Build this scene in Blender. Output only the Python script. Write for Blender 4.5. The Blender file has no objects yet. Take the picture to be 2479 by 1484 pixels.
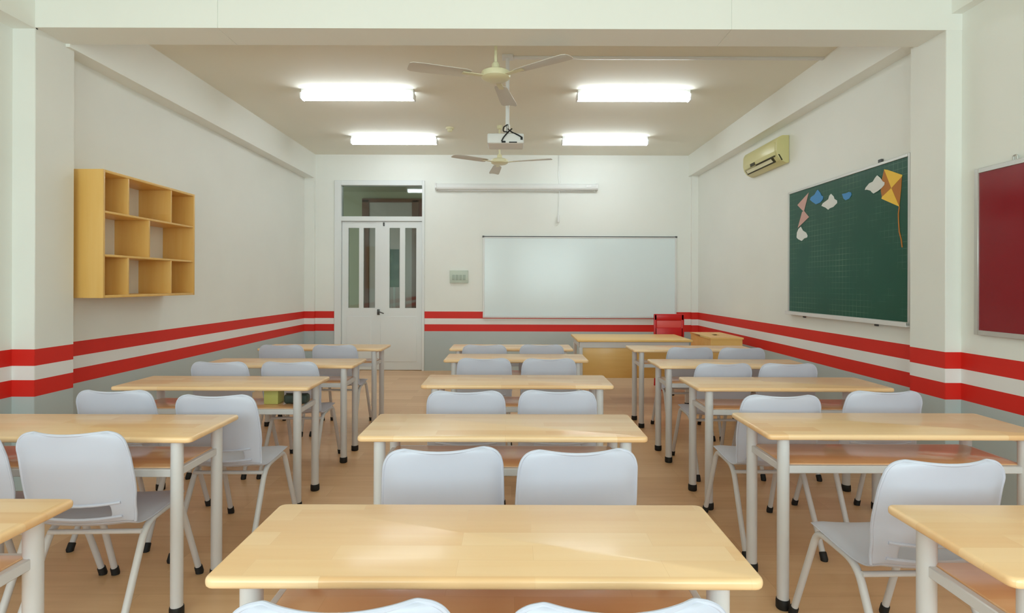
import bpy, bmesh, math, random
from mathutils import Vector, Matrix
C = bpy.context.scene
COL = C.collection
R = math.radians

# ------------------------------------------------------------------ camera
cam_d = bpy.data.cameras.new('camera')
cam = bpy.data.objects.new('camera', cam_d)
COL.objects.link(cam)
cam.location = (0, 0, 1.38)
cam.rotation_euler = (R(90), -0.0030, 0)
cam_d.sensor_width = 36.0
cam_d.lens = 36.0 * 1350 / 2479
cam_d.shift_y = -55.0 / 2479
cam_d.clip_start = 0.02
cam_d.clip_end = 80
C.camera = cam

# ------------------------------------------------------------------ world, daylight, exposure
C.view_settings.view_transform = 'Standard'
C.view_settings.look = 'None'
C.view_settings.gamma = 1
C.view_settings.exposure = 0.0
C.view_settings.use_curve_mapping = False
C.cycles.use_denoising = True
C.cycles.max_bounces = 10
C.cycles.diffuse_bounces = 8
w = bpy.data.worlds.new('sky'); C.world = w
w.use_nodes = True
wb = w.node_tree.nodes['Background']
wb.inputs[0].default_value = (0.84, 1.0, 1.0, 1)
wb.inputs[1].default_value = 1.6


def area(name, loc, rot, sx, sy, power, col):
    l = bpy.data.lights.new(name, 'AREA')
    l.shape = 'RECTANGLE'; l.size = sx; l.size_y = sy
    l.energy = power; l.color = col
    o = bpy.data.objects.new(name, l); COL.objects.link(o)
    o.location = loc; o.rotation_euler = rot
    return o


DAY = (0.80, 1.0, 1.0)
# daylight through the two windows in the wall behind the camera
area('window_daylight', (-1.75, -1.72, 1.85), (R(90), 0, 0), 2.3, 1.9, 74, DAY)
area('window_daylight', (1.35, -1.72, 1.85), (R(90), 0, 0), 2.3, 1.9, 74, DAY)


# ------------------------------------------------------------------ materials
def new_mat(name):
    m = bpy.data.materials.new(name); m.use_nodes = True
    nt = m.node_tree
    b = nt.nodes['Principled BSDF']
    return m, nt, b


def srgb(r, g, b):
    f = lambda c: (c / 255 / 12.92) if c / 255 <= 0.04045 else ((c / 255 + 0.055) / 1.055) ** 2.4
    return (f(r), f(g), f(b), 1)


def plain(name, col, rough=0.5, metal=0.0, noise=0.03, scale=12, spec=0.5):
    m, nt, b = new_mat(name)
    b.inputs['Roughness'].default_value = rough
    b.inputs['Metallic'].default_value = metal
    b.inputs['Specular IOR Level'].default_value = spec
    tc = nt.nodes.new('ShaderNodeTexCoord')
    n = nt.nodes.new('ShaderNodeTexNoise'); n.inputs['Scale'].default_value = scale
    n.inputs['Detail'].default_value = 3
    nt.links.new(tc.outputs['Object'], n.inputs['Vector'])
    mx = nt.nodes.new('ShaderNodeMix'); mx.data_type = 'RGBA'
    c2 = tuple(max(0, c * (1 - 2.2 * noise)) for c in col[:3]) + (1,)
    c1 = tuple(min(1, c * (1 + noise)) for c in col[:3]) + (1,)
    mx.inputs[6].default_value = c1; mx.inputs[7].default_value = c2
    nt.links.new(n.outputs['Fac'], mx.inputs[0])
    nt.links.new(mx.outputs[2], b.inputs['Base Color'])
    return m


def emission(name, col, s):
    m, nt, b = new_mat(name)
    b.inputs['Base Color'].default_value = (0.9, 0.9, 0.9, 1)
    b.inputs['Emission Color'].default_value = col
    b.inputs['Emission Strength'].default_value = s
    return m


def wall_paint():
    """painted plaster: off-white, three painted bands, blue-grey dado below (heights in metres)"""
    m, nt, b = new_mat('wall_paint')
    b.inputs['Roughness'].default_value = 0.5
    b.inputs['Specular IOR Level'].default_value = 0.35
    g = nt.nodes.new('ShaderNodeNewGeometry')
    s = nt.nodes.new('ShaderNodeSeparateXYZ')
    nt.links.new(g.outputs['Position'], s.inputs[0])
    mr = nt.nodes.new('ShaderNodeMapRange')
    mr.inputs[1].default_value = 0; mr.inputs[2].default_value = 4
    nt.links.new(s.outputs['Z'], mr.inputs[0])
    cr = nt.nodes.new('ShaderNodeValToRGB'); cr.color_ramp.interpolation = 'CONSTANT'
    e = cr.color_ramp.elements
    white = srgb(240, 242, 238); red = srgb(222, 44, 34); dado = srgb(188, 198, 200); band = srgb(240, 238, 238)
    e[0].position = 0; e[0].color = dado
    e[1].position = 0.625 / 4; e[1].color = red
    for z, c in ((0.725, band), (0.828, red), (0.935, white)):
        x = e.new(z / 4); x.color = c
    nt.links.new(mr.outputs[0], cr.inputs[0])
    n = nt.nodes.new('ShaderNodeTexNoise'); n.inputs['Scale'].default_value = 1.3; n.inputs['Detail'].default_value = 4
    nt.links.new(g.outputs['Position'], n.inputs['Vector'])
    mul = nt.nodes.new('ShaderNodeMix'); mul.data_type = 'RGBA'; mul.blend_type = 'MULTIPLY'
    mul.inputs[0].default_value = 0.10
    nt.links.new(cr.outputs[0], mul.inputs[6]); nt.links.new(n.outputs['Fac'], mul.inputs[7])
    nt.links.new(mul.outputs[2], b.inputs['Base Color'])
    bn = nt.nodes.new('ShaderNodeBump'); bn.inputs['Strength'].default_value = 0.04
    n2 = nt.nodes.new('ShaderNodeTexNoise'); n2.inputs['Scale'].default_value = 60
    nt.links.new(g.outputs['Position'], n2.inputs['Vector'])
    nt.links.new(n2.outputs['Fac'], bn.inputs['Height']); nt.links.new(bn.outputs[0], b.inputs['Normal'])
    return m


def wood(name, pal, block=(0.42, 0.062), rough=0.32, grain=0.35, world=False, axis='X', coat=0.15, seam=0.5, coat_rough=0.12):
    """boards of varied tone laid lengthwise, with stretched grain inside each board"""
    m, nt, b = new_mat(name)
    b.inputs['Roughness'].default_value = rough
    b.inputs['Coat Weight'].default_value = coat
    b.inputs['Coat Roughness'].default_value = coat_rough
    L = nt.links.new
    if world:
        g = nt.nodes.new('ShaderNodeNewGeometry'); src = g.outputs['Position']
        off = None
    else:
        tc = nt.nodes.new('ShaderNodeTexCoord')
        oi = nt.nodes.new('ShaderNodeObjectInfo')
        mul = nt.nodes.new('ShaderNodeVectorMath'); mul.operation = 'MULTIPLY_ADD'
        cb = nt.nodes.new('ShaderNodeCombineXYZ')
        L(oi.outputs['Random'], cb.inputs[0]); L(oi.outputs['Random'], cb.inputs[1]); L(oi.outputs['Random'], cb.inputs[2])
        mul.inputs[1].default_value = (37.0, 19.0, 23.0)
        L(cb.outputs[0], mul.inputs[0]); L(tc.outputs['Object'], mul.inputs[2])
        src = mul.outputs[0]
    mp = nt.nodes.new('ShaderNodeMapping')
    if axis == 'Y':
        mp.inputs['Rotation'].default_value = (0, 0, R(90))
    elif axis == 'Z':
        mp.inputs['Rotation'].default_value = (R(0), R(90), 0)
    elif axis == 'YZ':      # upright faces that run along Y: long axis Y, across = Z
        mp.inputs['Rotation'].default_value = (R(0), R(90), R(90))
    L(src, mp.inputs['Vector'])
    br = nt.nodes.new('ShaderNodeTexBrick')
    br.offset = 0.37; br.offset_frequency = 2; br.squash = 1
    br.inputs['Scale'].default_value = 1
    br.inputs['Brick Width'].default_value = block[0]
    br.inputs['Row Height'].default_value = block[1]
    br.inputs['Mortar Size'].default_value = 0.0008
    br.inputs['Mortar Smooth'].default_value = 0.6
    br.inputs['Color1'].default_value = (0, 0, 0, 1); br.inputs['Color2'].default_value = (1, 1, 1, 1)
    br.inputs['Mortar'].default_value = (0.5, 0.5, 0.5, 1)
    L(mp.outputs[0], br.inputs['Vector'])
    sc = nt.nodes.new('ShaderNodeMapping'); sc.inputs['Scale'].default_value = (1.6, 22, 22)
    L(mp.outputs[0], sc.inputs['Vector'])
    # shift the grain from board to board
    sh = nt.nodes.new('ShaderNodeVectorMath'); sh.operation = 'MULTIPLY_ADD'
    sh.inputs[1].default_value = (9, 5, 7)
    L(br.outputs['Color'], sh.inputs[0]); L(sc.outputs[0], sh.inputs[2])
    n = nt.nodes.new('ShaderNodeTexNoise'); n.inputs['Scale'].default_value = 1.0
    n.inputs['Detail'].default_value = 5; n.inputs['Distortion'].default_value = 0.6
    L(sh.outputs[0], n.inputs['Vector'])
    cr = nt.nodes.new('ShaderNodeValToRGB')
    e = cr.color_ramp.elements
    e[0].position = 0.0; e[0].color = pal[0]
    e[1].position = 1.0; e[1].color = pal[-1]
    for k in range(1, len(pal) - 1):
        x = e.new(k / (len(pal) - 1)); x.color = pal[k]
    ad = nt.nodes.new('ShaderNodeMix'); ad.data_type = 'FLOAT'
    ad.inputs[0].default_value = grain
    bw = nt.nodes.new('ShaderNodeSeparateColor'); L(br.outputs['Color'], bw.inputs[0])
    L(bw.outputs[0], ad.inputs[2]); L(n.outputs['Fac'], ad.inputs[3])
    L(ad.outputs[0], cr.inputs[0])
    dk = nt.nodes.new('ShaderNodeMix'); dk.data_type = 'RGBA'; dk.blend_type = 'MULTIPLY'
    fm = nt.nodes.new('ShaderNodeMath'); fm.operation = 'MULTIPLY'; fm.inputs[1].default_value = seam
    L(br.outputs['Fac'], fm.inputs[0]); L(fm.outputs[0], dk.inputs[0])
    L(cr.outputs[0], dk.inputs[6]); dk.inputs[7].default_value = (0.45, 0.33, 0.2, 1)
    L(dk.outputs[2], b.inputs['Base Color'])
    return m


def board_green():
    """dark green enamel with a faint ruled grid and chalk dust"""
    m, nt, b = new_mat('green_board')
    L = nt.links.new
    b.inputs['Roughness'].default_value = 0.34; b.inputs['Specular IOR Level'].default_value = 0.3
    g = nt.nodes.new('ShaderNodeNewGeometry'); s = nt.nodes.new('ShaderNodeSeparateXYZ')
    L(g.outputs['Position'], s.inputs[0])

    def lines(sock, period, width):
        a = nt.nodes.new('ShaderNodeMath'); a.operation = 'PINGPONG'; a.inputs[1].default_value = period / 2
        L(sock, a.inputs[0])
        c = nt.nodes.new('ShaderNodeMath'); c.operation = 'LESS_THAN'; c.inputs[1].default_value = width
        L(a.outputs[0], c.inputs[0]); return c.outputs[0]
    h = lines(s.outputs['Z'], 0.05, 0.0018); v = lines(s.outputs['Y'], 0.05, 0.0018)
    mx = nt.nodes.new('ShaderNodeMath'); mx.operation = 'MAXIMUM'; L(h, mx.inputs[0]); L(v, mx.inputs[1])
    n = nt.nodes.new('ShaderNodeTexNoise'); n.inputs['Scale'].default_value = 3.0; n.inputs['Detail'].default_value = 5
    L(g.outputs['Position'], n.inputs['Vector'])
    r = nt.nodes.new('ShaderNodeMapRange'); r.inputs[1].default_value = 0.42; r.inputs[2].default_value = 0.72
    r.inputs[4].default_value = 0.34
    L(n.outputs['Fac'], r.inputs[0])
    f = nt.nodes.new('ShaderNodeMath'); f.operation = 'MULTIPLY'; L(mx.outputs[0], f.inputs[0]); L(r.outputs[0], f.inputs[1])
    base = nt.nodes.new('ShaderNodeMix'); base.data_type = 'RGBA'
    base.inputs[6].default_value = srgb(12, 74, 60); base.inputs[7].default_value = srgb(26, 86, 66)
    L(n.outputs['Fac'], base.inputs[0])
    c = nt.nodes.new('ShaderNodeMix'); c.data_type = 'RGBA'
    L(f.outputs[0], c.inputs[0]); L(base.outputs[2], c.inputs[6]); c.inputs[7].default_value = srgb(150, 180, 160)
    L(c.outputs[2], b.inputs['Base Color'])
    return m


def glass_pane():
    m = bpy.data.materials.new('window_glass'); m.use_nodes = True
    nt = m.node_tree; nt.nodes.remove(nt.nodes['Principled BSDF'])
    out = nt.nodes['Material Output']
    t = nt.nodes.new('ShaderNodeBsdfTransparent'); t.inputs[0].default_value = (0.80, 0.84, 0.80, 1)
    gl = nt.nodes.new('ShaderNodeBsdfGlossy'); gl.inputs['Roughness'].default_value = 0.03
    fr = nt.nodes.new('ShaderNodeFresnel'); fr.inputs[0].default_value = 1.6
    mx = nt.nodes.new('ShaderNodeMixShader')
    nt.links.new(fr.outputs[0], mx.inputs[0]); nt.links.new(t.outputs[0], mx.inputs[1]); nt.links.new(gl.outputs[0], mx.inputs[2])
    nt.links.new(mx.outputs[0], out.inputs[0])
    return m


M = {}
M['wall'] = wall_paint()
M['white_paint'] = plain('white_paint', srgb(240, 242, 238), 0.5, noise=0.01, scale=2, spec=0.35)
M['ceiling'] = plain('ceiling_paint', srgb(238, 237, 226), 0.75, noise=0.012, scale=1.5, spec=0.2)
M['floor'] = wood('floor_laminate', [srgb(198, 152, 108), srgb(220, 178, 134), srgb(234, 198, 156)], (1.2, 0.19), 0.4, 0.6, True, 'X', 0.3, 0.5, 0.16)
M['desk'] = wood('desk_wood', [srgb(230, 176, 120), srgb(244, 204, 154), srgb(251, 219, 178)], (0.46, 0.07), 0.4, 0.5, False, 'X', 0.45, 0.12, 0.17)
M['shelf_wood'] = wood('shelf_wood', [srgb(218, 158, 110), srgb(232, 182, 134), srgb(240, 200, 158)], (0.46, 0.07), 0.3, 0.55, False, 'X', 0.6, 0.15, 0.12)
M['case_wood'] = wood('bookcase_wood', [srgb(222, 170, 84), srgb(230, 184, 104), srgb(236, 196, 122)], (2.0, 0.45), 0.4, 0.8, False, 'Z', 0.15, 0.0)
M['teacher_wood'] = wood('teacher_desk_wood', [srgb(230, 180, 98), srgb(238, 194, 118), srgb(242, 206, 136)], (2.0, 0.6), 0.4, 0.8, False, 'X', 0.15, 0.0)
M['steel'] = plain('grey_painted_steel', srgb(214, 212, 214), 0.38, noise=0.01)
M['chair'] = plain('grey_plastic', srgb(195, 198, 214), 0.42, noise=0.012, scale=6)
M['rubber'] = plain('black_rubber', srgb(22, 21, 21), 0.6)
M['alu'] = plain('aluminium', srgb(205, 205, 202), 0.35, 0.55, noise=0.01)
M['alu_white'] = plain('white_aluminium', srgb(222, 222, 222), 0.4, 0.1, noise=0.01)
M['dark_line'] = plain('dark_grey_trim', srgb(80, 82, 84), 0.5)
M['whiteboard'] = plain('whiteboard_enamel', srgb(224, 236, 240), 0.18, noise=0.006, scale=2)
M['green'] = board_green()
M['red_felt'] = plain('red_board', srgb(140, 16, 28), 0.16, noise=0.06, scale=3)
M['cream'] = plain('cream_plastic', srgb(214, 208, 150), 0.3, noise=0.02, scale=4)
M['cream_light'] = plain('pale_cream_plastic', srgb(226, 222, 186), 0.35, noise=0.02)
M['dark_olive'] = plain('dark_outlet', srgb(62, 56, 22), 0.6)
M['fan'] = plain('fan_enamel', srgb(206, 200, 190), 0.35, noise=0.01)
M['fan_hub'] = plain('fan_hub_enamel', srgb(226, 222, 186), 0.3, noise=0.01)
M['white_plastic'] = plain('white_plastic', srgb(228, 230, 230), 0.4, noise=0.01)
M['black_cable'] = plain('black_cable', srgb(18, 18, 18), 0.5)
M['tube'] = emission('lit_diffuser', (0.90, 0.995, 1.04, 1), 17.0)
M['door'] = plain('door_paint', srgb(228, 232, 234), 0.4, noise=0.012, scale=3)
M['glass'] = glass_pane()
M['chrome'] = plain('dark_chrome', srgb(90, 90, 90), 0.3, 0.8)
M['red_plastic'] = plain('red_plastic', srgb(205, 10, 18), 0.35, noise=0.02)
M['red_light'] = plain('light_red_plastic', srgb(232, 92, 88), 0.4, noise=0.02)
M['brown'] = plain('brown_timber', srgb(104, 62, 42), 0.5, noise=0.12, scale=5)
M['maroon'] = plain('maroon_paint', srgb(120, 66, 62), 0.5, noise=0.05)
M['corridor'] = plain('corridor_paint', srgb(158, 156, 130), 0.6, noise=0.02, scale=1)
M['corridor_door'] = plain('corridor_door_paint', srgb(176, 164, 158), 0.5, noise=0.02)
M['concrete'] = plain('corridor_floor', srgb(170, 160, 148), 0.5, noise=0.03)
M['paper_white'] = plain('white_paper', srgb(226, 228, 226), 0.7, noise=0.01)
M['paper_blue'] = plain('blue_paper', srgb(78, 146, 206), 0.7, noise=0.02)
M['paper_yellow'] = plain('yellow_paper', srgb(246, 200, 66), 0.6, noise=0.02)
M['paper_orange'] = plain('orange_paper', srgb(186, 116, 34), 0.6, noise=0.04)
M['paper_pink'] = plain('pink_paper', srgb(208, 166, 158), 0.7, noise=0.02)
M['box_green'] = plain('lime_card', srgb(196, 196, 110), 0.5, noise=0.03)
M['box_dark'] = plain('dark_green_cover', srgb(58, 72, 64), 0.5, noise=0.05)
M['switch'] = plain('switch_plate', srgb(196, 208, 196), 0.4, noise=0.01)
M['switch_dark'] = plain('switch_rocker', srgb(168, 182, 170), 0.4, noise=0.01)


# ------------------------------------------------------------------ mesh helpers
def finish(name, bm, mat, parent=None, smooth=True, ang=38):
    bmesh.ops.recalc_face_normals(bm, faces=bm.faces)
    if smooth:
        for f in bm.faces:
            f.smooth = True
        for e in bm.edges:
            if len(e.link_faces) == 2 and e.calc_face_angle(0) > R(ang):
                e.smooth = False
    me = bpy.data.meshes.new(name)
    bm.to_mesh(me); bm.free()
    me.materials.append(mat)
    o = bpy.data.objects.new(name, me)
    COL.objects.link(o)
    if parent is not None:
        o.parent = parent
    return o


def add_box(bm, x0, x1, y0, y1, z0, z1, bev=0.0, seg=2, vbev=0.0, vseg=4):
    r = bmesh.ops.create_cube(bm, size=1.0)
    vs = r['verts']
    for v in vs:
        v.co = Vector(((x0 + x1) / 2 + v.co.x * (x1 - x0), (y0 + y1) / 2 + v.co.y * (y1 - y0), (z0 + z1) / 2 + v.co.z * (z1 - z0)))
    es = list({e for v in vs for e in v.link_edges})
    if vbev > 0:
        ve = [e for e in es if abs(e.verts[0].co.z - e.verts[1].co.z) > 1e-6]
        r2 = bmesh.ops.bevel(bm, geom=ve, offset=vbev, segments=vseg, profile=0.5, affect='EDGES')
        fs = set()
        todo = [f for f in r2['faces']]
        allv = {v for f in todo for v in f.verts}
        es = list({e for v in allv for e in v.link_edges if abs(e.verts[0].co.z - e.verts[1].co.z) < 1e-6})
        # the rims of the top and bottom faces
        es = [e for e in es if len(e.link_faces) == 2 and e.calc_face_angle(0) > R(60)]
    if bev > 0:
        bmesh.ops.bevel(bm, geom=es, offset=bev, segments=seg, profile=0.5, affect='EDGES')


def bx(name, dims, mat, parent=None, bev=0.003, seg=2, vbev=0.0):
    bm = bmesh.new(); add_box(bm, *dims, bev=bev, seg=seg, vbev=vbev)
    return finish(name, bm, mat, parent)


def add_tube(bm, pts, r, n=12, cap=True, closed=False):
    pts = [Vector(p) for p in pts]
    m = len(pts)
    rings = []
    up = None
    for i, p in enumerate(pts):
        if closed:
            t = (pts[(i + 1) % m] - pts[i - 1]).normalized()
        else:
            t = (pts[min(i + 1, m - 1)] - pts[max(i - 1, 0)]).normalized()
        if up is None:
            a = Vector((0, 0, 1)) if abs(t.z) < 0.9 else Vector((1, 0, 0))
            up = (a - t * a.dot(t)).normalized()
        else:
            up = (up - t * up.dot(t)).normalized()
        s = t.cross(up)
        rr = r[i] if isinstance(r, (list, tuple)) else r
        rings.append([bm.verts.new(p + (up * math.cos(2 * math.pi * k / n) + s * math.sin(2 * math.pi * k / n)) * rr) for k in range(n)])
    for i in range(m if closed else m - 1):
        A, B = rings[i], rings[(i + 1) % m]
        for k in range(n):
            bm.faces.new((A[k], A[(k + 1) % n], B[(k + 1) % n], B[k]))
    if cap and not closed:
        bm.faces.new(list(reversed(rings[0]))); bm.faces.new(rings[-1])


def fillet(pts, r, n=6):
    """round the corners of a polyline"""
    pts = [Vector(p) for p in pts]
    out = [pts[0]]
    for i in range(1, len(pts) - 1):
        a, b, c = pts[i - 1], pts[i], pts[i + 1]
        d1 = (a - b); d2 = (c - b)
        k = min(r, d1.length * 0.48, d2.length * 0.48)
        p = b + d1.normalized() * k; q = b + d2.normalized() * k
        for j in range(n + 1):
            t = j / n
            out.append(p * (1 - t) ** 2 + b * 2 * t * (1 - t) + q * t * t)
    out.append(pts[-1])
    return out


def tube(name, pts, r, mat, parent=None, n=12):
    bm = bmesh.new(); add_tube(bm, pts, r, n)
    return finish(name, bm, mat, parent)


def add_lathe(bm, prof, n=24, at=(0, 0, 0)):
    rings = []
    for rr, z in prof:
        rings.append([bm.verts.new((at[0] + max(rr, 1e-4) * math.cos(2 * math.pi * k / n), at[1] + max(rr, 1e-4) * math.sin(2 * math.pi * k / n), at[2] + z)) for k in range(n)])
    for A, B in zip(rings, rings[1:]):
        for k in range(n):
            bm.faces.new((A[k], A[(k + 1) % n], B[(k + 1) % n], B[k]))
    bm.faces.new(list(reversed(rings[0]))); bm.faces.new(rings[-1])


def lathe(name, prof, mat, parent=None, n=24, at=(0, 0, 0)):
    bm = bmesh.new(); add_lathe(bm, prof, n, at)
    return finish(name, bm, mat, parent)


def add_prism(bm, poly, axis, a, b):
    """extrude a 2D polygon along an axis between a and b"""
    def P(u, v, t):
        return (t, u, v) if axis == 'X' else ((u, t, v) if axis == 'Y' else (u, v, t))
    A = [bm.verts.new(P(u, v, a)) for u, v in poly]
    B = [bm.verts.new(P(u, v, b)) for u, v in poly]
    n = len(poly)
    for k in range(n):
        bm.faces.new((A[k], A[(k + 1) % n], B[(k + 1) % n], B[k]))
    bm.faces.new(list(reversed(A))); bm.faces.new(B)


def prism(name, poly, axis, a, b, mat, parent=None, bev=0.0):
    bm = bmesh.new(); add_prism(bm, poly, axis, a, b)
    if bev:
        bmesh.ops.bevel(bm, geom=list(bm.edges), offset=bev, segments=2, profile=0.5, affect='EDGES')
    return finish(name, bm, mat, parent)


def smoothed(o, level, thick=0.0):
    """bake a Solidify and a Subdivision into the mesh"""
    if thick:
        s = o.modifiers.new('thick', 'SOLIDIFY'); s.thickness = thick; s.offset = 0
    s = o.modifiers.new('sub', 'SUBSURF'); s.levels = level; s.render_levels = level
    dg = bpy.context.evaluated_depsgraph_get()
    me = bpy.data.meshes.new_from_object(o.evaluated_get(dg))
    o.modifiers.clear()
    old = o.data; o.data = me; bpy.data.meshes.remove(old)
    for p in me.polygons:
        p.use_smooth = True
    return o


def tag(o, label=None, cat=None, group=None, kind=None):
    if label: o['label'] = label
    if cat: o['category'] = cat
    if group: o['group'] = group
    if kind: o['kind'] = kind
    return o


def thing(name, label, cat, loc=(0, 0, 0), rz=0.0, group=None, kind=None):
    o = bpy.data.objects.new(name, None); COL.objects.link(o)
    o.empty_display_size = 0.1
    o.location = loc; o.rotation_euler = (0, 0, rz)
    return tag(o, label, cat, group, kind)




def copy_tree(o, parent=None):
    c = o.copy(); COL.objects.link(c)
    if parent is not None:
        c.parent = parent
    for ch in [x for x in COL.objects if x.parent == o]:
        copy_tree(ch, c)
    return c


def struct(name, bm, mat, label, cat):
    return tag(finish(name, bm, mat), label, cat, kind='structure')


# ------------------------------------------------------------------ the room
XL, XR, YB = -3.27, 2.93, 8.84
XLN, XRN, YF = -3.30, 2.965, -1.6
CEIL = 3.42
CF, CB = 3.68, 4.01           # near columns: front and back
bm = bmesh.new(); add_box(bm, -3.6, 3.3, -1.8, YB + 0.2, -0.1, 0)
struct('floor', bm, M['floor'], 'tan wood laminate floor with planks running across the classroom', 'floor')
bm = bmesh.new(); add_box(bm, -3.6, 3.3, -1.8, YB + 0.2, CEIL, CEIL + 0.15)
struct('ceiling', bm, M['ceiling'], 'plain painted ceiling with the fluorescent lights', 'ceiling')
bm = bmesh.new()
add_box(bm, XL - 0.25, XL, CF + 0.05, YB + 0.2, 0, CEIL); add_box(bm, XL - 0.25, XLN, -1.8, CF + 0.06, 0, CEIL)
struct('wall_left', bm, M['wall'], 'off-white wall with red and white bands, carrying the bookshelf', 'wall')
bm = bmesh.new()
add_box(bm, XR, XR + 0.25, CF + 0.05, YB + 0.2, 0, CEIL); add_box(bm, XRN, XR + 0.25, -1.8, CF + 0.06, 0, CEIL)
struct('wall_right', bm, M['wall'], 'off-white wall with red and white bands, carrying the green chalkboard', 'wall')
# far wall with the door opening
DX0, DX1, DZ = -2.80, -1.395, 3.005
bm = bmesh.new()
add_box(bm, XL - 0.1, DX0, YB, YB + 0.2, 0, CEIL)
add_box(bm, DX1, XR + 0.1, YB, YB + 0.2, 0, CEIL)
add_box(bm, DX0, DX1, YB, YB + 0.2, DZ, CEIL)
struct('wall_back', bm, M['wall'], 'far wall with red and white bands behind the whiteboard and the door', 'wall')
# rear wall behind the camera with two window openings
bm = bmesh.new()
ops = [(-2.9, -0.6), (0.2, 2.5)]
add_box(bm, -3.5, 3.2, YF - 0.2, YF, 0, 0.9)
add_box(bm, -3.5, 3.2, YF - 0.2, YF, 2.8, CEIL)
for a, b in ((-3.5, -2.9), (-0.6, 0.2), (2.5, 3.2)):
    add_box(bm, a, b, YF - 0.2, YF, 0.9, 2.8)
struct('wall_front', bm, M['wall'], 'window wall facing the whiteboard', 'wall')
for i, (a, b) in enumerate(ops):
    bm = bmesh.new()
    for x in (a, (a + b) / 2 - 0.025, b - 0.05):
        add_box(bm, x, x + 0.05, YF - 0.1, YF - 0.06, 0.9, 2.8)
    for z in (0.9, 2.3, 2.75):
        add_box(bm, a, b, YF - 0.1, YF - 0.06, z, z + 0.05)
    struct('window_%d' % (i + 1), bm, M['alu_white'], 'white framed window in the wall facing the whiteboard, nearer the %s wall' % ('bookshelf', 'red board')[i], 'window')
# near columns and the beams
bm = bmesh.new(); add_box(bm, XLN - 0.02, -3.15, CF, CB, 0, CEIL, 0.004, 1)
struct('column_left', bm, M['wall'], 'white column with banded paint beside the bookshelf', 'column')
bm = bmesh.new(); add_box(bm, 2.86, XRN + 0.02, CF, CB, 0, CEIL, 0.004, 1)
struct('column_right', bm, M['wall'], 'white column with banded paint between the green and red boards', 'column')
bm = bmesh.new(); add_box(bm, XL - 0.02, -3.115, YB - 0.06, YB + 0.02, 0, 3.05, 0.003, 1)
struct('column_back_left', bm, M['wall'], 'slim corner pilaster beside the classroom door', 'column')
bm = bmesh.new(); add_box(bm, 2.83, XR + 0.02, YB - 0.06, YB + 0.02, 0, 3.09, 0.003, 1)
struct('column_back_right', bm, M['wall'], 'slim corner pilaster beyond the whiteboard', 'column')
bm = bmesh.new(); ZB = 3.062
for a, b in ((XLN - 0.02, -1.948), (-1.944, 1.441), (1.445, XRN + 0.02)):
    add_box(bm, a, b, CF - 0.002, 3.94, ZB, CEIL + 0.02)
add_box(bm, XLN, XRN, CF + 0.003, 3.93, ZB + 0.003, CEIL + 0.01)
struct('beam_front', bm, M['white_paint'], 'white beam across the room above the near columns', 'beam')
bm = bmesh.new(); add_box(bm, XL - 0.02, -3.12, 3.93, YB + 0.02, 3.04, CEIL + 0.02, 0.003, 1)
add_box(bm, XLN - 0.02, -3.15, -1.7, CF + 0.02, 3.055, CEIL + 0.02)
struct('beam_left', bm, M['white_paint'], 'white beam along the top of the bookshelf wall', 'beam')
bm = bmesh.new(); add_box(bm, 2.79, XR + 0.02, 3.93, YB + 0.02, 3.085, CEIL + 0.02, 0.003, 1)
add_box(bm, 2.894, XRN + 0.02, -1.7, CF + 0.02, 3.17, CEIL + 0.02)
struct('beam_right', bm, M['white_paint'], 'white beam along the top of the chalkboard wall', 'beam')

# ------------------------------------------------------------------ door
d = thing('door_1', 'pale grey double door with narrow glass strips and a transom', 'door', (0, YB, 0), kind='structure')
bm = bmesh.new()
add_box(bm, DX0 - 0.01, -2.705, -0.03, 0.10, 0, DZ + 0.005, 0.004, 1)
add_box(bm, -1.425, DX1 + 0.01, -0.03, 0.10, 0, DZ + 0.005, 0.004, 1)
add_box(bm, -2.705, -1.425, -0.03, 0.10, 2.93, DZ + 0.005, 0.004, 1)
add_box(bm, -2.71, -1.42, -0.02, 0.08, 2.365, 2.44, 0.004, 1)
finish('door_frame', bm, M['door'], d)
bx('transom_pane', (-2.71, -1.42, 0.03, 0.036, 2.43, 2.935), M['glass'], d, 0)
PZ0, PZ1 = 0.99, 2.26
for x0, x1, panes, yo in ((-2.70, -2.155, ((-2.60, -2.43), (-2.36, -2.175)), 0.012), (-2.165, -1.43, ((-1.945, -1.78), (-1.696, -1.52)), 0.0)):
    bm = bmesh.new()
    ya, yb = yo + 0.005, yo + 0.05
    xs = [x0] + [v for p in panes for v in p] + [x1]
    add_box(bm, x0, x1, ya, yb, 0.01, PZ0)
    add_box(bm, x0, x1, ya, yb, PZ1, 2.36)
    for k in range(0, len(xs), 2):
        if xs[k + 1] - xs[k] > 0.02:
            add_box(bm, xs[k], xs[k + 1], ya, yb, PZ0, PZ1)
    add_box(bm, x0 + 0.08, x1 - 0.08, ya - 0.006, ya + 0.004, 0.14, 0.86, 0.003, 1)
    lf = finish('door_leaf', bm, M['door'], d)
    for p in panes:
        bx('pane', (p[0] - 0.005, p[1] + 0.005, yo + 0.02, yo + 0.026, PZ0 - 0.005, PZ1 + 0.005), M['glass'], lf, 0)
bm = bmesh.new(); add_box(bm, -2.135, -2.095, -0.012, 0.004, 0.88, 0.97, 0.004, 2)
add_tube(bm, fillet([(-2.115, -0.008, 0.94), (-2.115, -0.05, 0.94), (-2.02, -0.052, 0.905)], 0.015), 0.009, 8)
finish('door_handle', bm, M['chrome'], d)
bx('bolt', (-2.045, -2.02, -0.012, 0.004, 2.29, 2.345), M['chrome'], d, 0.003)

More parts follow.
